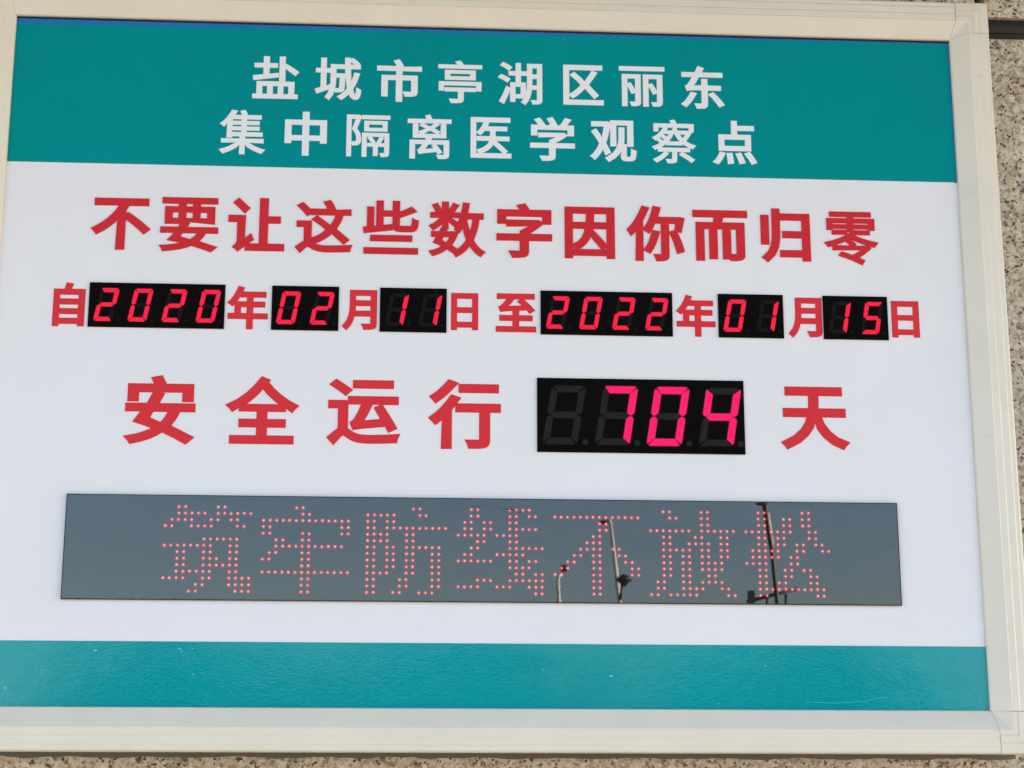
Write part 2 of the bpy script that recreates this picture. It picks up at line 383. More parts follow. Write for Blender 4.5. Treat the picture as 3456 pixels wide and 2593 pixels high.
 '些': '169,238 169,165 844,165 844,238;56,19 56,-55 945,-55 945,19;108,730 108,384 42,377 51,303 504,361 503,430 341,411 341,600 496,600 496,668 341,668 341,840 267,840 267,402 178,392 178,730;848,742 748,690 624,641 624,840 550,840 550,446 555,391 574,356 612,338 671,333 840,333 892,341 925,368 944,421 955,505 919,518 886,536 882,468 874,428 859,409 835,404 678,404 650,406 634,412 626,425 624,446 624,573 773,624 907,684',
 '数': '443,821 408,753 368,688 417,664 506,793;88,793 125,724 150,661 207,686 182,749 143,815;410,260 369,188 317,126 203,180 247,260;110,153 187,121 264,83 214,51 159,24 101,3 41,-14 61,-42 77,-72 145,-51 209,-23 270,10 326,50 412,-6 460,43 375,95 413,140 446,191 473,247 495,309 454,326 442,323 278,323 300,375 233,387 206,323 70,323 70,260 175,260;257,841 257,654 50,654 50,592 234,592 193,544 145,500 92,463 39,435 62,408 80,378 126,407 173,442 217,483 257,526 257,404 327,404 327,540 461,435 503,489 342,592 531,592 531,654 327,654 327,841;629,832 606,702 575,581 534,473 481,383 538,337 574,398 606,467 644,326 694,199 648,132 592,73 527,22 451,-22 475,-52 493,-83 565,-39 628,11 683,66 731,129 771,68 816,15 865,-32 921,-71 945,-40 972,-12 912,27 859,75 812,133 771,198 807,279 837,369 861,468 880,576 948,576 948,646 663,646 682,732 698,821;809,576 795,493 778,415 758,343 733,276 706,346 683,419 664,496 648,576',
 '字': '460,363 460,300 69,300 69,228 460,228 460,14 459,5 455,-1 448,-5 437,-6 287,-4 306,-41 319,-79 424,-77 492,-67 515,-55 529,-39 537,-17 539,12 539,228 930,228 930,300 539,300 539,337 605,376 669,420 728,468 779,516 728,555 711,551 233,551 233,480 635,480 550,416;424,824 452,781 475,736 80,736 80,529 154,529 154,664 843,664 843,529 920,529 920,736 563,736 534,792 497,847',
 '因': '473,688 463,525 212,525 212,456 454,456 428,352 383,261 314,185 213,125 239,98 260,66 348,118 416,181 466,255 501,338 633,201 734,76 788,121 737,186 671,260 596,335 518,405 528,456 788,456 788,525 536,525 546,688;82,799 82,-79 153,-79 153,-30 847,-30 847,-79 920,-79 920,799;153,34 153,731 847,731 847,34',
 '你': '449,412 424,323 393,238 355,161 311,96 375,55 419,125 459,208 494,300 522,397;758,397 798,312 833,222 861,135 879,58 951,83 932,159 904,246 867,335 826,419;466,836 436,727 398,624 353,531 300,452 361,404 413,483 459,577 612,577 612,11 608,-2 595,-5 490,-5 506,-43 517,-81 597,-78 650,-66 667,-54 678,-38 684,-17 686,11 686,577 875,577 851,436 915,424 959,638 908,650 895,647 487,647 516,732 540,819;264,836 216,723 156,616 89,519 16,437 40,400 58,363 110,421 160,487 160,-78 232,-78 232,600 288,706 335,815',
 '而': '54,788 54,712 444,712 409,568 105,568 105,-80 181,-80 181,497 340,497 340,-48 414,-48 414,497 579,497 579,-48 654,-48 654,497 823,497 823,14 819,0 804,-4 682,-4 698,-39 707,-75 799,-73 861,-62 879,-51 891,-35 897,-14 899,14 899,568 488,568 533,712 951,712 951,788',
 '归': '91,718 91,230 165,230 165,718;294,839 294,442 288,309 264,184 208,70 111,-30 142,-55 170,-84 275,27 335,154 362,293 368,442 368,839;451,750 451,678 835,678 835,428 481,428 481,354 835,354 835,80 431,80 431,6 835,6 835,-64 911,-64 911,750',
 '零': '193,581 193,534 410,534 410,581;171,481 171,432 411,432 411,481;584,481 584,432 831,432 831,481;584,581 584,534 806,534 806,581;76,686 76,511 144,511 144,634 460,634 460,479 534,479 534,634 855,634 855,511 925,511 925,686 534,686 534,743 865,743 865,800 134,800 134,743 460,743 460,686;430,298 476,257 514,216 171,216 171,159 717,159 619,98 515,48 414,80 318,107 286,59 392,27 501,-11 602,-51 683,-88 716,-32 597,19 663,55 729,96 790,140 840,186 792,220 781,216 528,216 568,246 527,289 477,330;515,455 418,397 299,345 167,301 35,268 59,240 77,212 183,241 290,276 393,318 488,366 585,321 699,279 816,243 925,217 971,277 862,299 746,328 636,362 544,400 572,420',
 '自': '239,411 774,411 774,264 239,264;239,482 239,631 774,631 774,482;239,194 774,194 774,46 239,46;455,842 438,774 416,703 163,703 163,-81 239,-81 239,-25 774,-25 774,-76 853,-76 853,703 492,703 542,830',
 '年': '48,223 48,151 512,151 512,-80 589,-80 589,151 954,151 954,223 589,223 589,422 884,422 884,493 589,493 589,647 907,647 907,719 307,719 353,824 277,844 235,744 182,650 119,566 50,496 115,448 155,490 194,538 232,590 268,647 512,647 512,493 213,493 213,223;288,223 288,422 512,422 512,223',
 '月': '207,787 207,479 202,352 179,219 125,89 29,-27 60,-52 86,-81 151,-12 200,65 235,147 259,232 742,232 742,32 741,18 736,9 726,4 711,2 524,3 543,-36 556,-76 688,-74 769,-61 793,-49 809,-30 818,-4 821,31 821,787;283,714 742,714 742,546 283,546;283,475 742,475 742,305 272,305 280,392',
 '日': '253,352 752,352 752,71 253,71;253,426 253,697 752,697 752,426;176,772 176,-69 253,-69 253,-4 752,-4 752,-64 832,-64 832,772',
 '至': '146,423 274,438 783,463 845,391 910,437 860,493 795,554 724,615 653,670 594,631 657,581 719,525 254,507 349,603 442,714 917,714 917,785 77,785 77,714 343,714 254,608 191,544 154,512 122,497;460,415 460,285 142,285 142,215 460,215 460,30 54,30 54,-41 948,-41 948,30 537,30 537,215 864,215 864,285 537,285 537,415',
 '安': '414,823 461,725 93,725 93,522 168,522 168,654 829,654 829,522 908,522 908,725 549,725 491,842;656,378 630,320 600,268 564,221 524,178 310,256 389,378;299,378 193,223 322,177 456,125 378,80 290,44 191,14 82,-9 109,-42 130,-77 247,-47 354,-10 450,36 536,91 714,7 852,-73 914,-8 774,69 599,148 642,197 680,251 713,311 742,378 935,378 935,449 430,449 502,596 421,612 385,532 341,449 69,449 69,378',
 '全': '493,851 403,735 290,628 162,535 26,462 55,433 78,401 197,469 197,404 461,404 461,248 203,248 203,181 461,181 461,16 76,16 76,-52 929,-52 929,16 539,16 539,181 809,181 809,248 539,248 539,404 809,404 809,470 925,397 948,431 977,460 858,528 745,605 639,693 542,794 559,820;200,471 283,529 362,594 434,664 500,739 572,662 648,592 726,529 807,471',
 '运': '380,777 380,706 884,706 884,777;68,738 164,669 245,604 297,658 214,721 118,786;375,119 470,136 825,169 864,93 931,128 849,272 750,432 688,403 789,234 459,209 537,337 606,478 955,478 955,549 314,549 314,478 516,478 452,338 404,253 375,213 349,195;252,490 42,490 42,420 179,420 179,101 146,82 110,56 74,23 37,-15 90,-84 127,-36 162,4 194,32 222,42 265,22 320,-16 376,-43 439,-60 512,-68 597,-71 786,-68 944,-61 952,-20 967,21 787,7 599,2 520,4 451,11 390,26 336,51 252,105',
 '行': '435,780 435,708 927,708 927,780;267,841 221,784 163,726 100,670 35,622 79,562 148,616 218,678 283,744 339,811;391,504 391,432 728,432 728,17 727,7 722,0 714,-3 702,-5 545,-3 560,-40 570,-77 688,-76 759,-66 780,-54 794,-37 802,-14 804,16 804,432 955,432 955,504;307,626 248,541 179,459 103,385 25,322 78,259 135,308 192,364 192,-83 266,-83 266,446 326,522 378,600',
 '天': '66,455 66,379 434,379 394,273 321,168 207,71 42,-15 69,-45 91,-78 256,8 374,106 453,213 501,323 572,187 663,74 777,-14 915,-77 938,-42 966,-10 826,49 711,135 620,246 555,379 937,379 937,455 528,455 533,568 533,687 894,687 894,763 102,763 102,687 454,687 454,568 448,455',
}
# ------------------------------------------------------------ ground
def ground():
    s = 1500.0
    v = [(-s, 60, 0), (s, 60, 0), (s, -s, 0), (-s, -s, 0)]
    o = mesh_obj('pavement', v, [(0, 3, 2, 1)], M_PAVE)
    tag(o, 'pale paved ground in front of the granite wall', kind='structure')
ground()

# ------------------------------------------------------------ granite wall
WALL = -36.0          # wall face lies 36 mm behind the sign's face
wall = empty('granite_wall', (0, 0.06, 0))
tag(wall, 'speckled beige granite wall of wide slabs behind the framed sign', 'wall')
JZ_LO, JZ_HI = 404.8, 424.1
def granite_wall():
    H, G = 800.0, JZ_HI - JZ_LO
    Wd = 1180.0
    rows = []
    z = JZ_LO
    while z > -1877 + 20:
        rows.append((max(z - H, -1877 + 2), z)); z -= H + G
    z = JZ_HI
    for _ in range(3):
        rows.append((z, z + H)); z += H + G
    for ri, (za, zb) in enumerate(rows):
        x = -540.0 - 2 * (Wd + 8)
        for ci in range(5):
            v, f = [], []
            c = 1.2
            x1 = x + Wd
            # slab with a small arris all round
            for (o_, yy) in ((c, WALL), (0, WALL - c), (0, WALL - 20)):
                for xx, zz in ((x + o_, za + o_), (x1 - o_, za + o_), (x1 - o_, zb - o_), (x + o_, zb - o_)):
                    v.append(W(xx, zz, yy))
            f.append((0, 1, 2, 3)); f.append((11, 10, 9, 8))
            for k in (0, 4):
                for i in range(4):
                    j = (i + 1) % 4
                    f.append((k + i, k + 4 + i, k + 4 + j, k + j))
            o = fix_normals(mesh_obj('granite_slab', v, f, M_GRANITE))
            local(o, wall)
            x = x1 + 8
    # dark filler strip set back in the open joint, and the structure behind
    xa, xb = -2900, 3050
    v, f = [], []
    prism(v, f, [(xa, JZ_LO - 2), (xb, JZ_LO - 2), (xb, JZ_LO + 6.2), (xa, JZ_LO + 6.2)], WALL - 4.5, WALL - 19)
    prism(v, f, [(xa, JZ_LO + 6.3), (xb, JZ_LO + 6.3), (xb, JZ_LO + 12.6), (xa, JZ_LO + 12.6)], WALL - 3.2, WALL - 19)
    local(fix_normals(mesh_obj('joint_filler', v, f, M_JOINT)), wall)
    v, f = [], []
    prism(v, f, [(xa, JZ_LO + 12.7), (xb, JZ_LO + 12.7), (xb, JZ_HI + 2), (xa, JZ_HI + 2)], WALL - 6, WALL - 19)
    local(fix_normals(mesh_obj('joint_shadow_strip', v, f, M_SIDE)), wall)  # black strip standing in for deep shadow at the top of the joint
    v, f = [], []
    prism(v, f, [(xa, -1876), (xb, -1876), (xb, 2700), (xa, 2700)], WALL - 21, WALL - 260)
    local(fix_normals(mesh_obj('backing_wall', v, f, M_BACK)), wall)
granite_wall()

# unseen slab added over the sign to block skylight from above
def add_sky_blocker():
    v, f = [], []
    prism(v, f, [(-2900, Z_BLOCKER), (3050, Z_BLOCKER), (3050, Z_BLOCKER + 160), (-2900, Z_BLOCKER + 160)], 800, WALL)
    o = fix_normals(mesh_obj('sky_blocker', v, f, M_BOX))
    tag(o, 'plain grey slab added out of view above the sign to block sky', 'sky_blocker')
Z_BLOCKER = 720.0
add_sky_blocker()

# ------------------------------------------------------------ the sign
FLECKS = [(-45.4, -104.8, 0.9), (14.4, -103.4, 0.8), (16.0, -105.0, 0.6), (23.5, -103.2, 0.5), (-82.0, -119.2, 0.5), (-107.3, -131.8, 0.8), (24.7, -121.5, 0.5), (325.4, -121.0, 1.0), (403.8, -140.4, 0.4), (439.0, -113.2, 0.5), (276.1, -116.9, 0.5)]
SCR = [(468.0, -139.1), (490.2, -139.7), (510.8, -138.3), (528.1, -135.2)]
L_, R_, T_, B_ = -131.8, 603.7, 384.0, -144.8
sign = empty('notice_sign', W((L_ + R_) / 2, B_ - 31, -40))
tag(sign, 'off-white framed notice board with teal bands, red characters and lit red number displays', 'sign')

def part(name, polys, y0, y1, mat, label=None, parent=None):
    v, f = [], []
    for p in polys:
        prism(v, f, p, y0, y1)
    o = fix_normals(mesh_obj(name, v, f, mat))
    local(o, sign)
    if label: o['label'] = label
    return o
def rect(x0, z0, x1, z1):
    return [(x0, z0), (x1, z0), (x1, z1), (x0, z1)]

part('back_box', [rect(L_ - 28, B_ - 28.5, R_ + 28, T_ + 26)], -5, -35.6, M_BOX, 'grey box behind the frame')
_rs = random.Random(3)
_shadow_poly = [(L_ - 29, B_ - 27), (R_ + 28.5, B_ - 27)] + [(R_ + 28.5 - i * (R_ - L_ + 57.5) / 120, B_ - 33.0 - _rs.uniform(0, 1.1) - .5 * sin(i * .7)) for i in range(121)]
part('under_frame_shadow', [_shadow_poly], WALL + 3.5, WALL - 0.3, M_SHADOW, 'dark uneven strip painted as shadow under the frame')  # dark strip standing in for the box's shadow on the granite
part('white_panel', [rect(L_ - 2, B_ - 2, R_ + 2, T_ + 2)], 0, -4, M_WHITE)
part('blue_backing_strip', [rect(L_ - 1.9, T_ - 7.2, R_ + 1.9, T_ + 1.9), rect(R_ - 2.4, 264.2, R_ + 1.9, T_ - 7.3)], 0.12, -0.1, M_BLUE, 'thin blue strip showing along the top edge')
part('top_shadow_strip', [rect(L_ - 1.9, T_ - 1.6, R_ + 1.9, T_ + 1.9)], 0.4, -0.1, M_SIDE)  # dark strip painted in for the shadow gap under the top rail
part('header_band', [[(L_ - 1.8, 264.6), (R_ - 0.6, 264.6), (R_ - 1.5, T_ - 2.9), (L_ - 0.6, T_ - 6.2), (L_ - 1.8, T_ - 6.6)]], 0.35, 0.13, M_HEAD, 'dark teal band')
part('footer_band', [[(L_ - 1.8, B_ - 1.8), (R_ + 1.8, B_ - 1.8), (R_ + 1.8, -98.1), (L_ - 1.8, -98.1)]], 0.35, -0.1, M_FOOT, 'lighter glossy teal band')

# blisters with glints painted in lighter teal, and a long curved scratch in the glossy band
for x_, z_, r_ in FLECKS:
    v, f = [], []
    prism(v, f, [(x_ + 1.6 * r_ * cos(q * pi / 4), z_ + .7 * r_ * sin(q * pi / 4)) for q in range(8)], 0.5, 0.3)
    local(fix_normals(mesh_obj('blister_glint', v, f, M_FLECK)), sign)
v, f = [], []
for (xa, za), (xb, zb) in zip(SCR[:-1], SCR[1:]):
    prism(v, f, [(xa, za - .1), (xb, zb - .1), (xb, zb + .1), (xa, za + .1)], 0.42, 0.3)
local(fix_normals(mesh_obj('scratch', v, f, M_FLECK)), sign)

# --- frame rails: profile (distance from the inner edge, height out of the panel)
PROF = [(0.0, -3.0), (0.0, 2.4), (0.7, 3.3), (13.9, 9.0), (14.1, 9.05), (14.8, 8.75), (19.6, 8.75), (20.4, 8.35), (25.8, 8.35), (26.7, 7.9),
        (29.6, 7.9), (30.6, 7.2), (31.1, 6.2), (31.2, 5.0), (31.2, -4.0), (29.0, -4.0)]
PROFR = PROF
def gcut(w):      # how far a rail stops short of / runs past the inner corner at distance w
    if w <= 0.7: return 0.6
    return 0.6 + 3.6 * min(1, (w - 0.7) / 13.5) + 0.6 * max(0, (w - 14) / 17)
def rail(name, side):
    v, f = [], []
    n = len(PROF)
    for end in (0, 1):
        for w, h in PROF:
            g = gcut(w) - 0.35
            if side in 'TB':
                x = (L_ - g) if end == 0 else (R_ + g)
                z = (T_ + w) if side == 'T' else (B_ - w)
            else:
                z = (B_ - 0.6) if end == 0 else (T_ + 0.3 + g * 0.85)
                x = (L_ - w) if side == 'L' else (R_ + w)
            v.append(W(x, z, h))
    for i in range(n - 1):
        f.append((i, i + 1, n + i + 1, n + i))
    f.append(tuple(range(n))); f.append(tuple(range(2 * n - 1, n - 1, -1)))
    o = fix_normals(mesh_obj('frame_rail', v, f, M_FRAME))
    local(o, sign)
    return o
for s in 'TBLR':
    rail('frame_rail', s)

def raise_(w, h):
    return h + 0.22
CAPP = [(0.0, -3.0), (0.0, 2.7), (0.7, 3.6), (13.9, 9.3), (17.6, 9.3), (17.8, 8.85), (18.1, 8.85), (18.3, 9.3), (23.0, 8.9), (23.2, 8.4), (23.5, 8.4), (23.7, 8.7),
        (29.6, 8.1), (30.7, 7.5), (31.25, 6.4), (31.35, 5.0), (31.35, -4.0), (29.0, -4.0)]
def corner(cx, cz, sx, sz, kh, kv):
    """sx,sz: outward signs.  kh: cut towards the horizontal rail, kv: towards the vertical rail."""
    v, f = [], []
    n = len(CAPP)
    rowsA = [[], []]; rowsB = [[], []]
    k = 0
    for w, h in CAPP:              # arm that continues the horizontal rail
        s = min(w, kh(w))
        for t, a in ((0, s), (1, w)):
            v.append(W(cx + sx * a, cz + sz * w, h)); rowsA[t].append(k); k += 1
    for w, h in CAPP:
        s = min(w, kv(w))
        for t, a in ((0, s), (1, w)):
            v.append(W(cx + sx * w, cz + sz * a, h)); rowsB[t].append(k); k += 1
    for rows in (rowsA, rowsB):
        for i in range(n - 1):
            f.append((rows[0][i], rows[0][i + 1], rows[1][i + 1], rows[1][i]))
        f.append(tuple(rows[0]))
    o = fix_normals(mesh_obj('corner_cap', v, f, M_CAP))
    bm = bmesh.new(); bm.from_mesh(o.data)
    bmesh.ops.remove_doubles(bm, verts=bm.verts, dist=1e-6)
    bmesh.ops.recalc_face_normals(bm, faces=bm.faces)
    bm.to_mesh(o.data); bm.free()
    local(o, sign)
kv_t = lambda w: 0.3 + gcut(w) * 0.85
corner(R_, T_, 1, 1, gcut, kv_t)
corner(L_, T_, -1, 1, gcut, kv_t)
corner(R_, B_, 1, -1, gcut, lambda w: 0.95)
corner(L_, B_, -1, -1, gcut, lambda w: 0.95)
# dark plugs show in the seams behind the gaps
for cx, cz, sx, sz in ((R_, T_, 1, 1), (L_, T_, -1, 1), (R_, B_, 1, -1), (L_, B_, -1, -1)):
    v, f = [], []
    xs = sorted((cx - sx * 1.0, cx + sx * 30.0)); zs = sorted((cz - sz * 1.0, cz + sz * 30.0))
    # stepped plug just under the rails
    for (w0, w1, h) in ((1.0, 6.5, 1.8), (6.5, 13.5, 4.2), (13.5, 30.0, 6.9)):
        a = sorted((cx + sx * w0 * 0, cx + sx * 6.0)); b = sorted((cz + sz * w0, cz + sz * w1))
        prism(v, f, rect(a[0], b[0], a[1], b[1]), h, -3)
        a = sorted((cx + sx * w0, cx + sx * w1)); b = sorted((cz - sz * 1.0, cz + sz * 6.0))
        prism(v, f, rect(a[0], b[0] , a[1], b[1]), h - 0.05, -3.1)
    local(fix_normals(mesh_obj('seam_plug', v, f, M_SEAM)), sign)

# --- characters
def offset_poly(P, d):
    n = len(P)
    out = []
    for i in range(n):
        p0, p1, p2 = Vector(P[i - 1]), Vector(P[i]), Vector(P[(i + 1) % n])
        a = (p1 - p0); b = (p2 - p1)
        if a.length < 1e-6 or b.length < 1e-6:
            out.append(tuple(p1)); continue
        a.normalize(); b.normalize()
        na = Vector((-a.y, a.x)); nb = Vector((-b.y, b.x))
        m = na + nb
        if m.length < 0.25:
            out.append(tuple(p1 + na * d)); continue
        m.normalize()
        k = d / max(0.55, m.dot(na))
        out.append(tuple(p1 + m * k))
    return out

def area(P):
    return sum(P[i - 1][0] * P[i][1] - P[i][0] * P[i - 1][1] for i in range(len(P))) / 2

def winding(polys, x, y):
    w = 0
    for P in polys:
        n = len(P)
        for i in range(n):
            x0, y0 = P[i - 1]; x1, y1 = P[i]
            if y0 <= y:
                if y1 > y and (x1 - x0) * (y - y0) - (x - x0) * (y1 - y0) > 0: w += 1
            elif y1 <= y and (x1 - x0) * (y - y0) - (x - x0) * (y1 - y0) < 0: w -= 1
    return w

def glyph_mesh(ch, x0, z0, x1, z1, boldx, boldz, out0, out1):
    polys = []
    for s in GLYPHS[ch].split(';'):
        polys.append([tuple(float(t) for t in p.split(',')) for p in s.split(' ')])
    big = max(polys, key=lambda P: abs(area(P)))
    sgn = -1.0 if area(big) > 0 else 1.0       # outward is left of travel for a clockwise outline
    fat = []
    for P in polys:
        Q = offset_poly(P, sgn)
        fat.append([(p[0] + (q[0] - p[0]) * boldx, p[1] + (q[1] - p[1]) * boldz) for p, q in zip(P, Q)])
    polys = fat
    vs, es = [], []
    for P in polys:
        k = len(vs)
        vs += [Vector(p) for p in P]
        es += [(k + i, k + (i + 1) % len(P)) for i in range(len(P))]
    ov, oe, of, _, _, _ = delaunay_2d_cdt(vs, es, [], 0, 0.05)
    keep = []
    want = 1 if sgn < 0 else -1
    for t in of:
        cx = sum(ov[i].x for i in t) / len(t); cy = sum(ov[i].y for i in t) / len(t)
        if winding(polys, cx, cy) * want > 0:
            keep.append(tuple(t))
    used = sorted({i for t in keep for i in t})
    idx = {u: n for n, u in enumerate(used)}
    xs = [ov[i].x for i in used]; ys = [ov[i].y for i in used]
    ax, bx, ay, by = min(xs), max(xs), min(ys), max(ys)
    n = len(used)
    verts = []
    for o_ in (out1, out0):
        for i in used:
            verts.append(W(x0 + (ov[i].x - ax) / (bx - ax) * (x1 - x0), z0 + (ov[i].y - ay) / (by - ay) * (z1 - z0), o_))
    faces = [tuple(idx[i] for i in t) for t in keep]
    ec = {}
    for t in faces:
        for i in range(len(t)):
            e = (t[i], t[(i + 1) % len(t)])
            ec[tuple(sorted(e))] = ec.get(tuple(sorted(e)), 0) + 1
    side = [(a_, b_, b_ + n, a_ + n) for (a_, b_), c_ in ec.items() if c_ == 1]
    me = bpy.data.meshes.new('character')
    me.from_pydata([tuple(v) for v in verts], [], faces + side)
    bm = bmesh.new(); bm.from_mesh(me)
    bmesh.ops.recalc_face_normals(bm, faces=bm.faces)
    ff = [f for f in bm.faces if abs(f.normal.y) > .5]
    if ff and sum(f.normal.y for f in ff) > 0:
        bmesh.ops.reverse_faces(bm, faces=bm.faces)
    bm.to_mesh(me); bm.free()
    return me

LINES = [
 (M_CHARW, 32, 21, 0.36, 0.55, [('盐',51.4,320.7,87.4,356.0), ('城',99.4,320.5,135.7,356.5), ('市',147.6,320.7,182.7,356.4), ('亭',195.4,320.7,229.8,356.6), ('湖',242.0,320.5,277.0,356.5), ('区',293.5,321.8,325.3,355.4), ('丽',337.6,321.7,373.8,355.5), ('东',386.3,321.0,421.3,357.3)]),
 (M_CHARW, 32, 21, 0.36, 0.55, [('集',27.4,274.4,63.0,310.9), ('中',77.5,274.4,109.9,310.6), ('隔',125.0,274.6,158.7,309.3), ('离',172.1,274.1,206.1,310.9), ('医',221.0,275.9,252.8,309.5), ('学',267.3,274.7,302.3,311.2), ('观',314.0,274.9,350.7,309.6), ('察',362.6,275.0,397.7,311.5), ('点',410.1,275.0,445.6,311.6)]),
 (M_CHARR, 40, 28, 0.10, 0.75, [('不',-66.1,195.7,-21.0,236.8), ('要',-14.6,195.0,29.7,238.4), ('让',37.0,196.0,79.9,239.3), ('这',87.6,195.7,131.6,239.0), ('些',139.0,196.4,182.0,239.3), ('数',189.1,194.7,233.2,239.6), ('字',241.3,195.4,284.1,239.6), ('因',293.8,196.0,332.6,237.6), ('你',341.6,194.8,387.1,239.9), ('而',393.2,196.0,436.0,237.2), ('归',446.2,195.6,485.0,239.7), ('零',495.5,194.8,538.7,238.2)]),
 (M_CHARR2, 44, 33, 0.10, 0.40, [('自',-90.6,135.1,-67.0,169.3), ('年',38.5,135.2,69.2,169.2), ('月',124.6,135.6,151.0,167.6), ('日',207.0,137.3,227.6,166.6), ('至',240.9,136.5,271.6,167.0), ('年',378.5,135.4,409.0,168.6), ('月',465.1,135.8,491.6,167.9), ('日',545.8,137.4,567.4,166.6)]),
 (M_CHARR2, 40, 28, 0.10, 0.40, [('安',-34.2,46.1,18.5,98.8), ('全',39.8,47.4,95.0,99.3), ('运',115.2,47.2,170.1,98.2), ('行',190.4,45.6,245.0,99.2), ('天',456.1,48.4,509.6,97.4)]),
]
DENSE = {'零': .62, '要': .75, '些': .7, '数': .72, '隔': .6, '离': .7, '察': .65, '医': .8, '湖': .75, '集': .8, '丽': .7, '亭': .7, '盐': .85, '城': .85, '这': .85, '你': .9, '运': .9}
for mat, b1, b2, o0, o1, chars in LINES:
    for ch, x0, z0, x1, z1 in chars:
        me = glyph_mesh(ch, x0, z0, x1, z1, b1 * DENSE.get(ch, 1), b2 * DENSE.get(ch, 1), o0, o1)
        o = link('character', me, mat)
        local(o, sign)

# --- seven-segment displays
SEG = {'0': 'abcdef', '1': 'bc', '2': 'abged', '4': 'fgbc', '5': 'afgcd', '7': 'abc', ' ': ''}
def seg_polys(w, h, t, gap, slant):
    """polygons of the seven segments, centred on 0,0"""
    hw, hh = w / 2, h / 2
    e = t / 2
    g = gap / 2
    c = t * 0.28          # rounded outer corner
    S = {}
    S['a'] = [(-hw + c + g, hh - c * 0.45), (-hw + c * 1.6 + g, hh), (hw - c * 1.6 - g, hh), (hw - c - g, hh - c * 0.45), (hw - t - g, hh - t), (-hw + t + g, hh - t)]
    S['d'] = [(x, -y) for x, y in S['a']]
    S['b'] = [(hw - c * 0.45, hh - c - g), (hw, hh - c * 1.6 - g), (hw, e * 0.9 + g), (hw - e * 0.35, e * 0.35 + g), (hw - e, g * 1.2), (hw - t, e * 0.9 + g), (hw - t, hh - t - g)]
    S['f'] = [(-x, y) for x, y in S['b']]
    S['c'] = [(x, -y) for x, y in S['b']]
    S['e'] = [(-x, -y) for x, y in S['b']]
    S['g'] = [(-hw + e + g * 1.5, 0), (-hw + t + g, e), (hw - t - g, e), (hw - e - g * 1.5, 0), (hw - t - g, -e), (-hw + t + g, -e)]
    k = math.tan(slant)
    return {n: [(x + k * y, y) for x, y in P] for n, P in S.items()}

def inset(P, d):
    s = -1.0 if area(P) > 0 else 1.0
    return offset_poly(P, -s * d)

def display(text, x0, x1, z0, z1, dw, dh, t, gap, slant, dotr, dotdx, dcx, lit, rim, off, label):
    n = len(text)
    cw = (x1 - x0) / n
    v, f = [], []
    for i in range(n):     # one moulded module per digit, hairline joints between
        e = 0.10
        prism(v, f, rect(x0 + i * cw + (e if i else 0), z0, x0 + (i + 1) * cw - (e if i < n - 1 else 0), z1), 1.3, 0.2)
    prism(v, f, rect(x0 + 0.05, z0 + 0.05, x1 - 0.05, z1 - 0.05), 1.0, -0.2)
    body = fix_normals(mesh_obj('digit_display', v, f, M_DIGIT))
    local(body, sign)
    body['label'] = label
    def sub(o):
        o.parent = body
        o.matrix_parent_inverse = body.matrix_world.inverted() if False else Matrix.Identity(4)
        return o
    SP = seg_polys(dw, dh, t, gap, slant)
    for i, ch in enumerate(text):
        cx = x0 + (i + 0.5) * cw + dcx
        cz = (z0 + z1) / 2
        for nme, P in SP.items():
            on = nme in SEG[ch]
            Q = [(cx + a, cz + b) for a, b in P]
            v, f, mi = [], [], []
            if on:
                # lit face with a darker rim where the light bleeds into the filter
                prism(v, f, inset(Q, -t * 0.085), 1.38, 1.25)
                mi += [1] * len(f)
                k = len(f)
                prism(v, f, Q, 1.44, 1.30)
                mi += [0] * (len(f) - k)
                o = mesh_obj('segment', v, f, [lit, rim], None, mi)
            else:
                prism(v, f, Q, 1.36, 1.25)
                o = mesh_obj('segment', v, f, off)
                o['label'] = 'unlit segment'
            fix_normals(o); sub(o)
        v, f = [], []
        prism(v, f, [(cx + dotdx + dotr * cos(q * pi / 8), cz - dh / 2 + dotr * 0.85 + dotr * sin(q * pi / 8)) for q in range(16)], 1.36, 1.25)
        sub(fix_normals(mesh_obj('decimal_point', v, f, off)))
    return body

ZS0, ZS1 = 135.1, 169.5
for text, x0, x1, lab in (('2020', -64.1, 36.8, 'black display lit 2020'), ('02', 71.9, 122.2, 'black display lit 02'), ('11', 153.2, 203.6, 'black display lit 11'),
                     ('2022', 275.0, 375.9, 'black display lit 2022'), ('01', 411.2, 461.5, 'black display lit 01'), ('15', 492.4, 542.7, 'black display lit 15')):
    display(text, x0, x1, ZS0, ZS1, 13.8, 25.4, 3.0, 0.42, radians(10.5), 1.15, 9.0, 0.55 if len(text) == 4 else 0.2, M_SEG_SMALL, M_SEG_GLOW, M_SEG_OFF, lab)
display(' 704', 272.1, 428.9, 44.2, 101.0, 26.2, 45.2, 5.2, 0.55, radians(9.3), 2.3, 15.4, 0.9, M_SEG_BIG, M_SEG_GLOW_B, M_SEG_OFF_B, 'large black display lit 704')

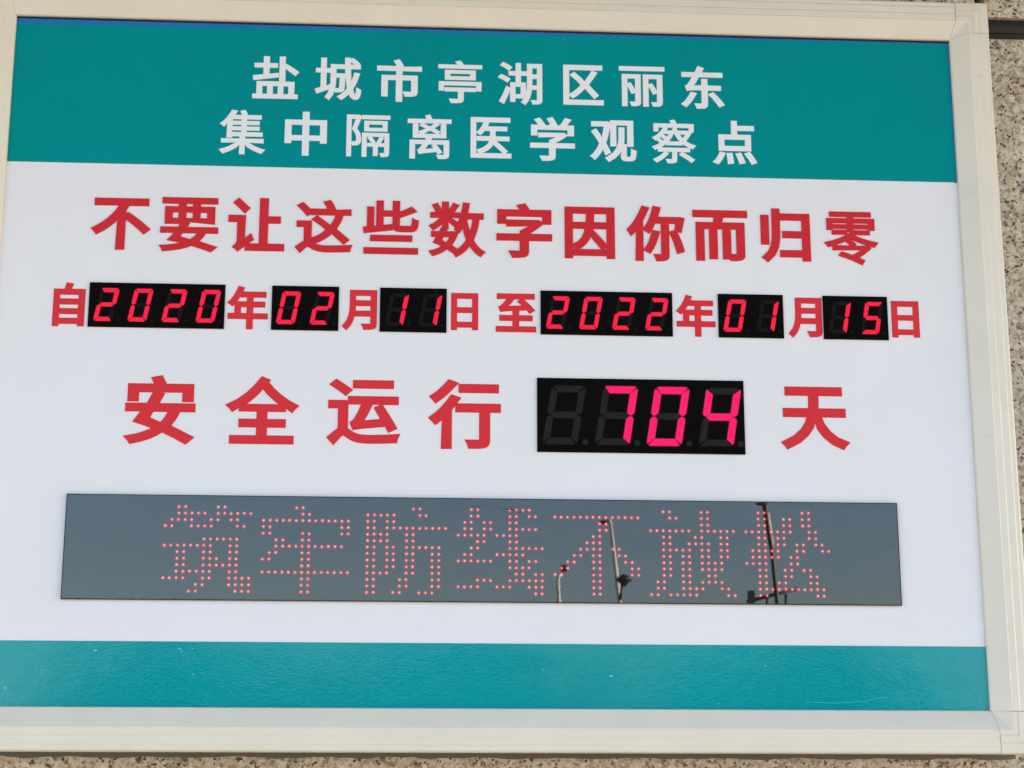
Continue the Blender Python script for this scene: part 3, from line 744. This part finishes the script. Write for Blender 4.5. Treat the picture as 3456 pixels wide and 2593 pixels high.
# --- dot matrix display
DOTS = [   # (first column, rows 0-13 as lists of lit columns)
 (0, ['2,3,8,9', '2,3,4,5,6,8,9,10,11,12,13', '1,2,3,4,7,8,10,11', '0,1,4,5,6,7,11,12', '', '6,7,8,9,10,11', '0,1,2,3,4,5,6,7,10,11', '2,3,6,7,10,11', '2,3,6,7,8,10,11', '2,3,6,7,8,9,10,11', '2,3,4,5,6,7,10,11', '0,1,2,3,6,7,10,11,12,13', '5,6,10,11,12,13', '4,5,11,12,13']),
 (15, ['5,6', '6,7', '0,1,2,3,4,5,6,7,8,9,10,11,12,13', '0,1,12,13', '0,1,6,7,12,13', '2,3,6,7', '2,3,4,5,6,7,8,9,10,11,12', '1,2,6,7', '0,1,6,7', '6,7', '0,1,2,3,4,5,6,7,8,9,10,11,12,13', '6,7', '6,7', '6,7']),
 (31, ['7,8', '0,1,2,3,4,8,9', '0,1,3,4', '0,1,3,4,5,6,7,8,9,10,11,12', '0,1,2,3,6,7', '0,1,2,3,6,7', '0,1,3,4,6,7,8,9,10,11', '0,1,3,4,6,7,10,11', '0,1,3,4,6,7,10,11', '0,1,3,4,6,7,10,11', '0,1,2,3,6,7,10,11', '0,1,5,6,10,11', '0,1,5,6,10,11', '0,1,4,5,8,9,10']),
 (45, ['2,3,8,9,10,11', '2,3,8,9,11,12', '1,2,4,5,8,9', '1,2,4,5,8,9,10,11,12', '0,1,2,3,4,6,7,8,9', '3,4,8,9', '2,3,8,9,10,11,12,13', '1,2,6,7,8,9,10', '0,1,2,3,4,5,8,9,11,12', '8,9,10,11', '9,10,12,13', '3,4,5,8,9,10,11,12,13', '0,1,2,3,6,7,8,11,12,13', '12,13']),
 (60, ['', '0,1,2,3,4,5,6,7,8,9,10,11,12,13', '7,8', '7,8', '6,7', '5,6,7', '4,5,6,7,9,10', '3,4,6,7,10,11', '2,3,6,7,11,12', '1,2,6,7,12,13', '0,1,6,7,12,13', '6,7', '6,7', '6,7']),
 (75, ['2,3,8,9', '3,4,8,9', '8,9', '0,1,2,3,4,5,6,8,9,10,11,12,13', '2,3,7,8,11,12', '2,3,6,7,8,9,11,12', '2,3,4,5,6,8,9,11,12', '2,3,5,6,8,9,11,12', '2,3,5,6,8,9,10,11', '2,3,5,6,8,9,10,11', '2,3,5,6,9,10', '1,2,5,6,8,9,10,11', '1,2,5,6,7,8,11,12', '0,1,3,4,5,6,7,12,13']),
 (90, ['2,3,9,10', '2,3,6,7,9,10', '2,3,6,7,9,10', '0,1,2,3,4,5,6,7,10,11', '2,3,5,6,10,11', '2,3,5,6,8,9,11,12', '1,2,3,4,5,8,9,12,13', '1,2,3,4,5,7,8', '0,1,2,3,7,8', '2,3,6,7,9,10', '2,3,6,7,10,11', '2,3,5,6,10,11', '2,3,4,5,6,7,8,9,10,11,12', '2,3,11,12']),
]
P_ = 4.75
MX0, MX1, MZ0, MZ1 = -71.2, 541.5, -67.9, 7.7
matrix = part('dot_matrix_display', [rect(MX0, MZ0, MX1, MZ1)], 0.35, -0.2, M_PLATE, 'long mirror-like dot display with red dotted characters')
rng = random.Random(4)
def disc(v, f, mi, cx, cz, r, y0, y1, n, k, dome=0.0):
    b = len(v)
    for i in range(n):
        a = 2 * pi * i / n
        v.append(W(cx + r * cos(a), cz + r * sin(a), y1))
    for i in range(n):
        a = 2 * pi * i / n
        v.append(W(cx + r * 0.8 * cos(a), cz + r * 0.8 * sin(a), y0))
    v.append(W(cx, cz, y0 + dome))
    for i in range(n):
        j = (i + 1) % n
        f.append((b + i, b + j, b + n + j, b + n + i)); mi.append(k)
        f.append((b + n + i, b + n + j, b + 2 * n)); mi.append(k)
lit = set()
for c0, rows in DOTS:
    v, f, mi = [], [], []
    for r, row in enumerate(rows):
        for c in row.split(','):
            if c == '': continue
            cc = c0 + int(c)
            lit.add((cc, r))
            cx = cc * P_ + rng.uniform(-.1, .1); cz = -r * P_ + rng.uniform(-.1, .1)
            disc(v, f, mi, cx, cz, 1.5 + rng.uniform(-.08, .08), 0.8, 0.4, 12, 1)
            disc(v, f, mi, cx + rng.uniform(-.12, .12), cz + rng.uniform(-.12, .12), 0.64 + rng.uniform(-.08, .08), 1.2, 0.85, 10, 0, 0.25)
    o = fix_normals(mesh_obj('dotted_character', v, f, [M_LED_CORE, M_LED_RING], None, mi))
    o.parent = matrix; o.matrix_parent_inverse = Matrix.Identity(4)
    tag(o, None, None)
v, f, mi = [], [], []
for c in range(-14, 114):
    for r in range(-1, 15):
        if (c, r) not in lit:
            disc(v, f, mi, c * P_, -r * P_, 1.15, 0.7, 0.4, 8, 0)
o = fix_normals(mesh_obj('unlit_dots', v, f, [M_LED_OFF], None, mi))
o.parent = matrix; o.matrix_parent_inverse = Matrix.Identity(4)
tag(o, 'faint grid of unlit dots', kind='stuff')
v, f = [], []
prism(v, f, rect(MX0, MZ0, MX1, MZ1), 2.6, 1.8)
f2 = [f[0]]                       # the polished face; the sides are a separate dark rim
o = mesh_obj('acrylic_cover', v[:4], [(0, 1, 2, 3)], M_COVER)
fix_normals(o)
o.parent = matrix; o.matrix_parent_inverse = Matrix.Identity(4)
v, f = [], []
e = 0.55
for q in (rect(MX0 - e, MZ0 - e, MX1 + e, MZ0), rect(MX0 - e, MZ1, MX1 + e, MZ1 + e), rect(MX0 - e, MZ0, MX0, MZ1), rect(MX1, MZ0, MX1 + e, MZ1)):
    prism(v, f, q, 2.7, 0.1)
o = fix_normals(mesh_obj('cover_rim', v, f, M_SIDE))
o.parent = matrix; o.matrix_parent_inverse = Matrix.Identity(4)
# scuffs on the cover
def scuff(pts, wd):
    v, f = [], []
    for (xa, za, xb, zb, w_) in pts:
        d = Vector((xb - xa, zb - za)); n_ = Vector((-d.y, d.x)).normalized() * w_ / 2
        m_ = Vector(((xa + xb) / 2, (za + zb) / 2 + rng.uniform(-.15, .15)))
        k = len(v)
        for q in ((xa, za), tuple(m_ - n_), (xb, zb), tuple(m_ + n_)):
            v.append(W(q[0], q[1], 2.66))
        f.append((k, k + 1, k + 2, k + 3))
    return v, f
SC = [(222, 2.6, 226, 2.2, .35), (227, 2.3, 231, 1.9, .4), (233, 1.7, 238, 1.5, .3), (241, 1.6, 246, 1.0, .35), (246, 0.6, 252, 0.2, .7), (249, 0.5, 256, -0.7, .9),
      (254, -0.4, 260, -1.4, .5), (258, -1.6, 262, -2.8, .45), (250, 1.2, 254, 0.9, .3), (244, -0.4, 248, -0.8, .3), (308, -40.5, 311, -40.2, .3), (311, -40.2, 313, -44, .25),
      (312, -43.6, 314, -49, .25), (314, -49, 315.5, -56, .2), (155, -20, 155.8, -22, .5), (149, -5, 149.6, -5.6, .6)]
v, f = scuff(SC, .4)
o = fix_normals(mesh_obj('scuff_mark', v, f, M_SCRATCH))
o.parent = matrix; o.matrix_parent_inverse = Matrix.Identity(4)

# ------------------------------------------------------------ street furniture across the road (seen mirrored in the cover)
CAM = cam.matrix_world.translation
def mirrored(px, py, dist):
    """place in the street, dist metres out from the wall, that the cover shows at this pixel of the photograph"""
    d = fwd + rt2 * ((px - 1728) / 6121.08) - up2 * ((py - 1296.5) / 6121.08)
    t = -CAM.y / d.y
    hit = CAM + d * t
    r = Vector((d.x, -d.y, d.z))
    return hit + r * ((-dist - hit.y) / r.y)

def tube(v, f, pts, rads, n=10):
    k = len(v)
    for i, p in enumerate(pts):
        a = pts[max(0, i - 1)]; b = pts[min(len(pts) - 1, i + 1)]
        d = (b - a).normalized()
        u = d.cross(Vector((0, 1, 0)))
        if u.length < 0.1: u = d.cross(Vector((1, 0, 0)))
        u.normalize(); w_ = d.cross(u)
        for j in range(n):
            t = 2 * pi * j / n
            v.append(p + (u * cos(t) + w_ * sin(t)) * rads[i])
    for i in range(len(pts) - 1):
        for j in range(n):
            j2 = (j + 1) % n
            f.append((k + i * n + j, k + i * n + j2, k + (i + 1) * n + j2, k + (i + 1) * n + j))
    f.append(tuple(k + j for j in range(n))); f.append(tuple(k + (len(pts) - 1) * n + j for j in range(n)))

def ellipsoid(v, f, c, rx, ry, rz, n=12, m=6):
    k = len(v)
    for i in range(m + 1):
        ph = -pi / 2 + pi * i / m
        for j in range(n):
            th = 2 * pi * j / n
            v.append(c + Vector((rx * cos(ph) * cos(th), ry * cos(ph) * sin(th), rz * sin(ph))))
    for i in range(m):
        for j in range(n):
            j2 = (j + 1) % n
            f.append((k + i * n + j, k + i * n + j2, k + (i + 1) * n + j2, k + (i + 1) * n + j))

Q5 = lambda a, b: (1840 + a / 4.743, 1690 + b / 4.743)
Q7 = lambda a, b: (2490 + a / 4.743, 1690 + b / 4.743)
def thing_at(name, base, label, cat):
    o = empty(name, base)
    tag(o, label, cat, group='street lamps across the road' if cat == 'street lamp' else None)
    return o
def child(name, v, f, mat, root, smooth=True):
    o = mesh_obj(name, v, f, mat, None, None, smooth)
    fix_normals(o)
    o.parent = root
    o.matrix_parent_inverse = Matrix.Translation(-root.location)
    return o
def foot(p, q):
    """carry the line q->p (top to lower) on down to the ground"""
    d = p - q
    t = -p.z / d.z
    return p + d * t

# short street lamp
D = 42.0
S = lambda a, b, Q=Q5, dd=None: mirrored(*Q(a, b), dd or D)
lo, hi = S(222, 1640), S(205, 1300)
base = foot(lo, hi); pxm = (S(100, 1000) - S(147.43, 1000)).length / 7.9      # metres per photo pixel at this distance
root = thing_at('street_lamp', base, 'short pale street lamp with a small dark rounded head, mirrored in the dot display', 'street lamp')
v, f = [], []
tube(v, f, [base, lo, hi, S(215, 1230), S(240, 1180)], [pxm * 5.5, pxm * 5.0, pxm * 4.3, pxm * 3.8, pxm * 3.2])
child('pole', v, f, M_POLE_P, root)
v, f = [], []
ellipsoid(v, f, S(300, 1085), pxm * 11, pxm * 8, pxm * 10)
child('lamp_head', v, f, M_LAMP, root)

# tall street lamp
hi, lo = S(1045, 350), S(1150, 1270)
base = foot(lo, hi)
root = thing_at('street_lamp', base, 'tall pale street lamp with a lower dark lamp, mirrored in the dot display', 'street lamp')
v, f = [], []
tube(v, f, [base, lo, hi], [pxm * 7, pxm * 5.6, pxm * 4.2])
tube(v, f, [hi, S(1030, 320), S(980, 318)], [pxm * 5, pxm * 5, pxm * 3.5])
child('pole', v, f, M_POLE_P, root)
v, f = [], []
a = S(935, 345)
ellipsoid(v, f, a, pxm * 14, pxm * 6, pxm * 5)
child('lamp_head', v, f, M_LAMP, root)
v, f = [], []
c = S(1212, 1315) + Vector((0, 0.6, 0))
n = 14
k = 0
for (r_, dz) in ((1.5, -19), (5, -17), (20, -2), (21, 0), (16, 6), (7, 12), (2, 13)):
    for j in range(n):
        t = 2 * pi * j / n
        v.append(c + Vector((r_ * pxm * cos(t), r_ * pxm * sin(t), dz * pxm)))
for i in range(6):
    for j in range(n):
        f.append((i * n + j, i * n + (j + 1) % n, (i + 1) * n + (j + 1) % n, (i + 1) * n + j))
child('lower_lamp', v, f, M_LAMP, root)
v, f = [], []
tube(v, f, [S(1150, 1640) + Vector((0, .6, 0)), S(1170, 1500) + Vector((0, .6, 0)), S(1200, 1360) + Vector((0, .6, 0))], [pxm * 3.5] * 3)
child('bracket', v, f, M_POLE_D, root)

# dark signal mast
S7 = lambda a, b: mirrored(*Q7(a, b), D)
hi, mid, lo = S7(440, 150), S7(545, 800), S7(630, 1620)
base = foot(lo, mid)
root = thing_at('signal_mast', base, 'dark signal mast with a slanting cross arm and box, mirrored in the dot display', 'signal mast')
v, f = [], []
tube(v, f, [base, lo, mid, hi, S7(420, -120)], [pxm * 7.5, pxm * 6.3, pxm * 6.0, pxm * 7.5, pxm * 7.0], 12)
child('mast', v, f, M_POLE_D, root)
v, f = [], []
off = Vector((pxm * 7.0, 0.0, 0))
tube(v, f, [S7(478, 200), S7(495, 340), S7(525, 530)], [pxm * 5.2, pxm * 5.2, pxm * 5.2])  # pale tubes stand in for sunlight along the mast's right edge
child('sunlit_edge', v, f, M_POLE_P, root)['label'] = 'pale strip painted as the sunlit edge of the mast'
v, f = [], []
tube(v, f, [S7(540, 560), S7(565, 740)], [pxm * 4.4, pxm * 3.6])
child('sunlit_edge', v, f, M_POLE_P, root)['label'] = 'pale strip painted as the sunlit edge of the mast'
v, f = [], []
tube(v, f, [S7(150, 1620), S7(560, 1510), S7(985, 1405)], [pxm * 5, pxm * 4.6, pxm * 4])
child('cross_arm', v, f, M_POLE_D, root)
for a in (470, 770):
    v, f = [], []
    tube(v, f, [S7(a, 1500), S7(a + 4, 1760)], [pxm * 4, pxm * 4])
    child('strut', v, f, M_POLE_D, root)
v, f = [], []
c = S7(215, 1545)
hw, hh = pxm * 8.5, pxm * 16
for dx in (-hw, hw):
    for dy in (-hw, hw):
        for dz in (-hh, hh):
            v.append(c + Vector((dx, dy, dz)))
f += [(0, 1, 3, 2), (4, 6, 7, 5), (0, 4, 5, 1), (2, 3, 7, 6), (0, 2, 6, 4), (1, 5, 7, 3)]
child('camera_box', v, f, M_LAMP, root, False)
v, f = [], []
ellipsoid(v, f, S7(380, 55), pxm * 16, pxm * 9, pxm * 5)
child('lamp_head', v, f, M_LAMP, root)

# far belt of trees along the other side of the road (mirrored in the glossy footer band)
def far_trees():
    rg = random.Random(9)
    v, f = [], []
    dist = 62.0
    xl = mirrored(110, 2200, dist).x; xr = mirrored(3200, 2200, dist).x
    n = 3000
    for i in range(n):
        x = rg.uniform(xl, xr)
        u = (x - xl) / (xr - xl)
        edge = min(u, 1 - u)
        top = 7.0 + .5 * sin(x * .55) + .4 * sin(x * 1.7 + 2) - 3.2 * max(0, 0.09 - edge) / 0.09
        z = rg.uniform(0.5, 1.0) * top if rg.random() < .8 else top * (1 - .12 * rg.random())
        r_ = rg.uniform(.2, .5)
        c = Vector((x, -dist + rg.uniform(-2.5, 2.5), z))
        for q in range(7):
            a = c + Vector((rg.gauss(0, r_), rg.gauss(0, r_), rg.gauss(0, r_ * .7)))
            s = rg.uniform(.18, .5)
            k = len(v)
            d1 = Vector((rg.gauss(0, 1), rg.gauss(0, 1), rg.gauss(0, 1))).normalized() * s
            d2 = Vector((rg.gauss(0, 1), rg.gauss(0, 1), rg.gauss(0, 1))).normalized() * s
            v.extend([a - d1, a + d2, a + d1, a - d2]); f.append((k, k + 1, k + 2, k + 3))
    for i in range(46):
        x = xl + (xr - xl) * (i + .5) / 46
        tube(v, f, [Vector((x, -dist, 0)), Vector((x + rg.uniform(-.3, .3), -dist, 4.5))], [.18, .08], 6)
    o = mesh_obj('far_trees', v, f, M_LEAF)
    tag(o, 'dark belt of far trees across the road', kind='stuff')
far_trees()
